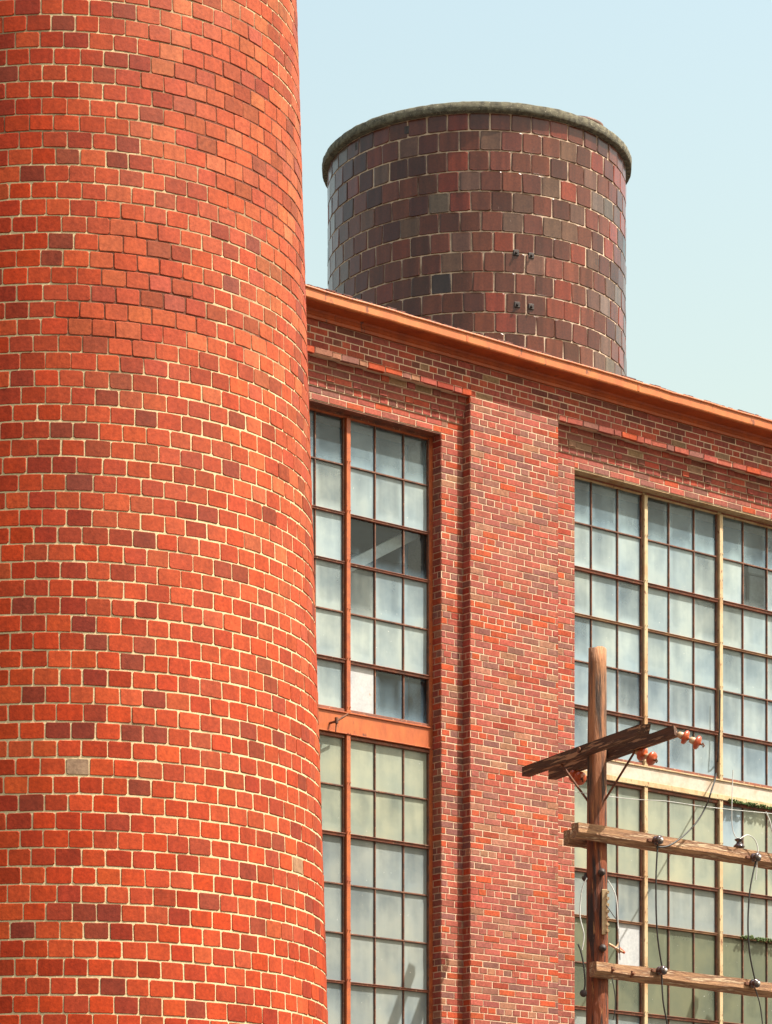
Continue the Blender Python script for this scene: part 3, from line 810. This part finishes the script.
ARMO = .15+.048     # front face of the lower arms, measured from the pole axis along NF
def onarm(x, y, extra=0.0):
    base = POLE+NF*(ARMO+extra); u = (x-CX)/F
    t = (u*base.y-base.x)/(DF.x-u*DF.y); p = base+DF*t
    return Vector((p.x, p.y, EYE+(HY-y)/F*p.y))
def spool(x, y, label):
    c = onarm(x, y, 0.0)
    root = empty('knob_insulator', c, label, 'insulator', 'black knob insulators on the beams')
    m = MB(); m.lathe(c+NF*.004, NF, [(0, 0), (0, .030), (.012, .042), (.028, .044), (.036, .034), (.046, .030), (.056, .036), (.068, .045), (.082, .042), (.090, .026), (.092, 0)], 22); m.build('knob', M['glaze_black'], root)
    m = MB(); m.lathe(c+NF*.0965, NF, [(-.004, .0), (-.002, .016), (.012, .016), (.014, 0)], 12); m.build('bolt_head', M['porcelain'], root)
    m = MB(); m.tube([c-NF*.02+DF*.052, c+NF*.04+DF*.052], .012, 8); m.build('nut', M['porcelain'], root)
    m = MB(); m.box(c-DF*.07-UP*.002+NF*.012, DF, NF, UP, .05, .02, .03, .004); m.build('bracket', M['rust_iron'], root)
    return c
k1 = spool(654, 841, 'black knob on the upper beam, the one nearer the pole')
k2 = spool(752, 858, 'black knob on the upper beam near the right picture edge')
k3 = spool(658, 971, 'black knob on the lowest beam, the one nearer the pole')
k4 = spool(751, 984, 'black knob on the lowest beam near the right picture edge')
# mushroom-shaped insulator on a pin on the upper beam
def pin():
    c = onarm(739, 855, -.05)
    root = empty('pin_insulator', c, 'dark mushroom shaped insulator standing on a pin on the upper beam', 'insulator')
    m = MB(); m.tube([c-UP*.03, c+UP*.09], .012); m.build('pin', M['rust_iron'], root)
    m = MB(); m.lathe(c+UP*.065, UP, [(0, .012), (0, .050), (.012, .056), (.028, .050), (.045, .030), (.055, .024), (.066, .026), (.076, .042), (.088, .043), (.094, .025), (.096, 0)], 22); m.build('cap', M['glaze_black'], root)
pin()
# strain insulators: pairs of orange discs with cream necks on a short rod
def strain(p, d, label, r=.046):
    root = empty('disc_insulator', p, label, 'insulator', 'orange and cream disc insulators on the top arms')
    d = d.normalized()
    m = MB(); m.tube([p, p+d*.285], .009); m.tube([p+d*.285+UP*.02, p+d*.30, p+d*.285-UP*.02], .007); m.build('rod', M['rust_iron'], root)
    for k in (0, 1):
        q = p+d*(.035+.12*k)
        m = MB(); m.lathe(q, d, [(0, .008), (0, .020), (.008, .028), (.045, .033), (.052, .026), (.056, .02)], 18); m.build('neck', M['glaze_cream'], root)
        m = MB(); m.lathe(q+d*.050, d, [(0, .012), (.004, .040), (.012, .062), (.026, .066), (.040, .060), (.048, .044), (.052, .022), (.060, .012)], 22); m.build('disc', M['glaze_orange'], root)
A_ = Vector((cos(radians(-62)), sin(radians(-62)), 0)); B_ = Vector((-A_.y, A_.x, 0))
e2 = Vector((POLE.x, POLE.y, EYE+5.95-.012))+B_*.135
strain(e2+A_*1.10+UP*.0, at(705, 749, 26.75)-at(678, 737, 26.8), 'orange disc insulator pair sticking out from the far right end of the top arm')
strain(e2+A_*.42-UP*.035, at(652, 778, 27.3)-at(624, 765, 27.5), 'orange disc insulator pair hanging under the top arm just right of the pole')
strain(e2+A_*(-.70)-UP*.05, at(592, 789, 27.9)-at(566, 776, 28.4), 'orange disc insulator pair hanging under the top arm left of the pole')

def wire(pts, r, mat, label, smooth=6, cat='wire'):
    P = [Vector(q) for q in pts]; out = []
    for i in range(len(P)-1):
        p0 = P[max(i-1, 0)]; p1 = P[i]; p2 = P[i+1]; p3 = P[min(i+2, len(P)-1)]
        for k in range(smooth):
            t = k/smooth
            out.append(.5*((2*p1)+(p2-p0)*t+(2*p0-5*p1+4*p2-p3)*t*t+(3*p1-p0-3*p2+p3)*t**3))
    out.append(P[-1])
    m = MB(); m.tube(out, r, 6); o = m.build('wire', mat, None, origin=P[0])
    return tag(o, label, cat, 'wires on the pole and beams')
W = lambda x, y, e=.06: onarm(x, y, e)
wire([k1+NF*.05-UP*.04, W(656, 880), W(657, 930), k3+NF*.05+UP*.045], .008, M['wire_black'], 'black wire hanging from the near knob of the upper beam to the knob below')
wire([k3+NF*.05-UP*.04, W(663, 1000), W(667, 1024), W(672, 1060)], .008, M['wire_black'], 'black wire leaving downward from the near knob of the lowest beam')
wire([k2+NF*.05-UP*.04, W(750, 890), W(748, 925), W(750, 955), k4+NF*.05+UP*.045], .008, M['wire_black'], 'black wire hanging between the two knobs near the right picture edge')
wire([k4+NF*.05-UP*.04, W(760, 1005), W(763, 1030), W(764, 1060)], .006, M['wire_black'], 'black wire leaving downward from the right knob of the lowest beam')
sp = lambda x, y: (lambda q: fac(q[0], q[1], OG+.09))(onfac(x, y, OG+.09))
wire([W(656, 847, .03), W(668, 846), W(682, 837), W(696, 823), W(706, 806), W(712, 789), sp(716, 775), sp(718, 755), sp(719.5, 730), sp(720, 690)], .008, M['wire_black'], 'black cable curving up from the upper beam across the cream spandrel')
wire([W(733, 770), W(732, 800), W(732, 824), W(735, 836), W(739, 838)], .004, M['wire_white'], 'thin white wire dropping to the mushroom shaped insulator')
wire([W(741, 838), W(748, 835), W(755, 840), W(758, 850), W(757, 862), W(756, 880)], .005, M['wire_white'], 'white wire arching beside the right knob of the upper beam')
wire([W(575, 792, -.3), W(632, 799, -.1), W(665, 801), W(700, 806), W(735, 810), W(766, 813), W(800, 816)], .003, M['wire_white'], 'thin pale wire crossing level below the cream spandrel')
wire([W(766, 812), W(770, 822), W(774, 838), W(780, 850)], .007, M['wire_white'], 'thick pale wire bending down at the right picture edge')
ll = lambda x, y: at(x, y, 28.3)
wire([ll(587, 878), ll(582, 890), ll(580, 915), ll(584, 935), ll(582, 950)], .006, M['wire_white'], 'pale wire looping down left of the pole')
wire([ll(578, 944), ll(581, 952), ll(584, 968), ll(585, 985), ll(583, 992)], .008, M['wire_black'], 'short black cable dangling left of the pole')
wire([ll(608, 880), ll(616, 897), ll(618, 925), ll(619, 945), ll(615, 948)], .005, M['wire_white'], 'pale wire looping down right of the pole')
wire([ll(606, 905), ll(613, 915), ll(618, 925), ll(620, 960)], .004, M['wire_black'], 'thin dark wire right of the pole')
wire([ll(612, 978), ll(615, 995), ll(615, 1010), ll(613, 1020)], .005, M['wire_black'], 'dark wire below the lowest beam right of the pole')
# hardware fixed to the pole
def hardware():
    m = MB(); c = ll(583, 993.5); m.lathe(c-Vector((0, .03, 0)), Vector((.2, 1, 0)), [(0, 0), (0, .02), (.01, .034), (.03, .034), (.04, .02), (.04, 0)], 18)
    o = m.build('cable_knob', M['black_iron'], None, origin=c); tag(o, 'round black knob at the end of the short cable left of the pole', 'insulator')
    # rusty terminal strip on the right flank of the pole
    m = MB(); p = at(604.5, 912, PD-.10)
    m.box(p, Vector((1, 0, 0)), Vector((0, 1, 0)), UP, .05, .03, .42, .004)
    for i in range(7): m.tube([p+Vector((.03, -.01, -.18+i*.06)), p+Vector((.03, -.045, -.18+i*.06))], .014, 8)
    m.build('terminal_strip', M['ochre_paint'], P1)
    for x, y in ((602, 872), (603, 948)):
        m = MB(); c = at(x, y, PD-.11); m.lathe(c, Vector((.3, -1, 0)), [(-.03, 0), (-.03, .03), (0, .036), (.02, .026), (.03, 0)], 14); m.build('knob', M['black_iron'], P1)
    m = MB(); a = at(609, 944, PD); b = at(616, 948, PD-.02); c = at(623, 952, PD-.04)
    m.tube([a, b, c], [.012, .012, .008]); m.tube([b, at(619, 943, PD)], .008); m.tube([b, at(620, 953, PD-.03)], .009); m.build('clamp', M['glaze_cream'], P1)
    m = MB(); m.tube([at(619, 949, PD), at(625, 953, PD)], [.022, .012]); m.build('clamp_tip', M['glaze_orange'], P1)
    for x, y in ((585.5, 878),):
        m = MB(); c = at(x, y, PD); m.lathe(c, UP, [(-.03, 0), (-.03, .02), (-.01, .034), (.01, .034), (.02, .016), (.05, .01)], 14); m.build('knob', M['black_iron'], P1)
    for x, y, on in ((612, 970, 1), (632, 974, 1)):
        m = MB(); c = onarm(x, y, .0); m.tube([c+UP*.03, c-UP*.03], .012, 6); m.tube([c-NF*.02, c+NF*.035], .014, 6)
        o = m.build('iron_bolt', M['rust_iron'], None, origin=c); tag(o, 'rusty bolt in the lowest beam, %s' % ('beside the pole' if x < 620 else 'between the pole and the near knob'), 'bolt')
hardware()
# moss tufts on ledges
def moss(x0, x1, y, o, label):
    s0, z0 = onfac(x0, y, o); s1, _ = onfac(x1, y, o)
    m = MB(); s = s0
    while s < s1:
        for k in range(3):
            c = fac(s+random.uniform(-.01, .01), z0+random.uniform(-.015, .02)*(1+noise.noise(Vector((s*5, 0, 0)))), o+random.uniform(-.015, .02))
            r = random.uniform(.006, .016)
            m.lathe(c-UP*r, UP, [(0, 0), (r*.5, r*.9), (r*1.2, r), (r*2, 0)], 5)
        s += random.uniform(.008, .02)
    o_ = m.build('moss', M['moss'], None, origin=fac(s0, z0, o)); tag(o_, label, 'moss', None, 'stuff')
moss(729, 800, 801, OG+.075, 'green moss growing along the foot of the cream spandrel')
moss(741, 800, 937, OG+.055, 'green moss on a window rail under the right knob')

# ------------------------------------------------------------------ ground
def ground():
    m = MB(); R = 900
    m.add([(-R, -R, 0), (R, -R, 0), (R, R, 0), (-R, R, 0)], [[0, 1, 2, 3]])
    tag(m.build('ground', M['ground']), kind='structure')
    m = MB(); m.add([fac(-40, -EYE+.004, 14), fac(40, -EYE+.004, 14), fac(40, -EYE+.004, 6), fac(-40, -EYE+.004, 6)], [[0, 1, 2, 3]])
    tag(m.build('road', M['asphalt']), kind='structure')
ground()

# ------------------------------------------------------------------ light, sky, camera
PHI = radians(32); EL = radians(58)
az = NF*cos(PHI)+DF*sin(PHI)                 # horizontal direction towards the sun
sd = Vector((az.x*cos(EL), az.y*cos(EL), sin(EL)))
L = bpy.data.lights.new('sun', 'SUN'); L.energy = 4.9; L.angle = radians(.5); L.color = (1, .95, .86)
lo = bpy.data.objects.new('sun', L); COL.objects.link(lo); lo.rotation_euler = sd.to_track_quat('Z', 'Y').to_euler(); lo.location = (10, -5, 30)
w = bpy.data.worlds.new('World'); S.world = w; w.use_nodes = True
nt = w.node_tree; bg = nt.nodes['Background']
sky = nt.nodes.new('ShaderNodeTexSky'); sky.sky_type = 'NISHITA'; sky.sun_disc = False
sky.sun_elevation = EL; sky.sun_rotation = math.atan2(sd.x, sd.y); sky.air_density = 2.6; sky.dust_density = 4.5; sky.ozone_density = .9
nt.links.new(sky.outputs[0], bg.inputs[0]); bg.inputs[1].default_value = .120

cam = bpy.data.cameras.new('camera'); co = bpy.data.objects.new('camera', cam); COL.objects.link(co)
co.location = (0, 0, EYE); co.rotation_euler = (pi/2, 0, 0)
cam.sensor_fit = 'VERTICAL'; cam.sensor_height = 36; cam.sensor_width = 36*772/1024
cam.lens = F*36/1024; cam.shift_y = (HY-512)/1024; cam.shift_x = 0; cam.clip_end = 5000
S.camera = co
S.render.resolution_x = 772; S.render.resolution_y = 1024
vs_ = S.view_settings; vs_.view_transform = 'Standard'; vs_.look = 'None'; vs_.gamma = 1; vs_.exposure = .95
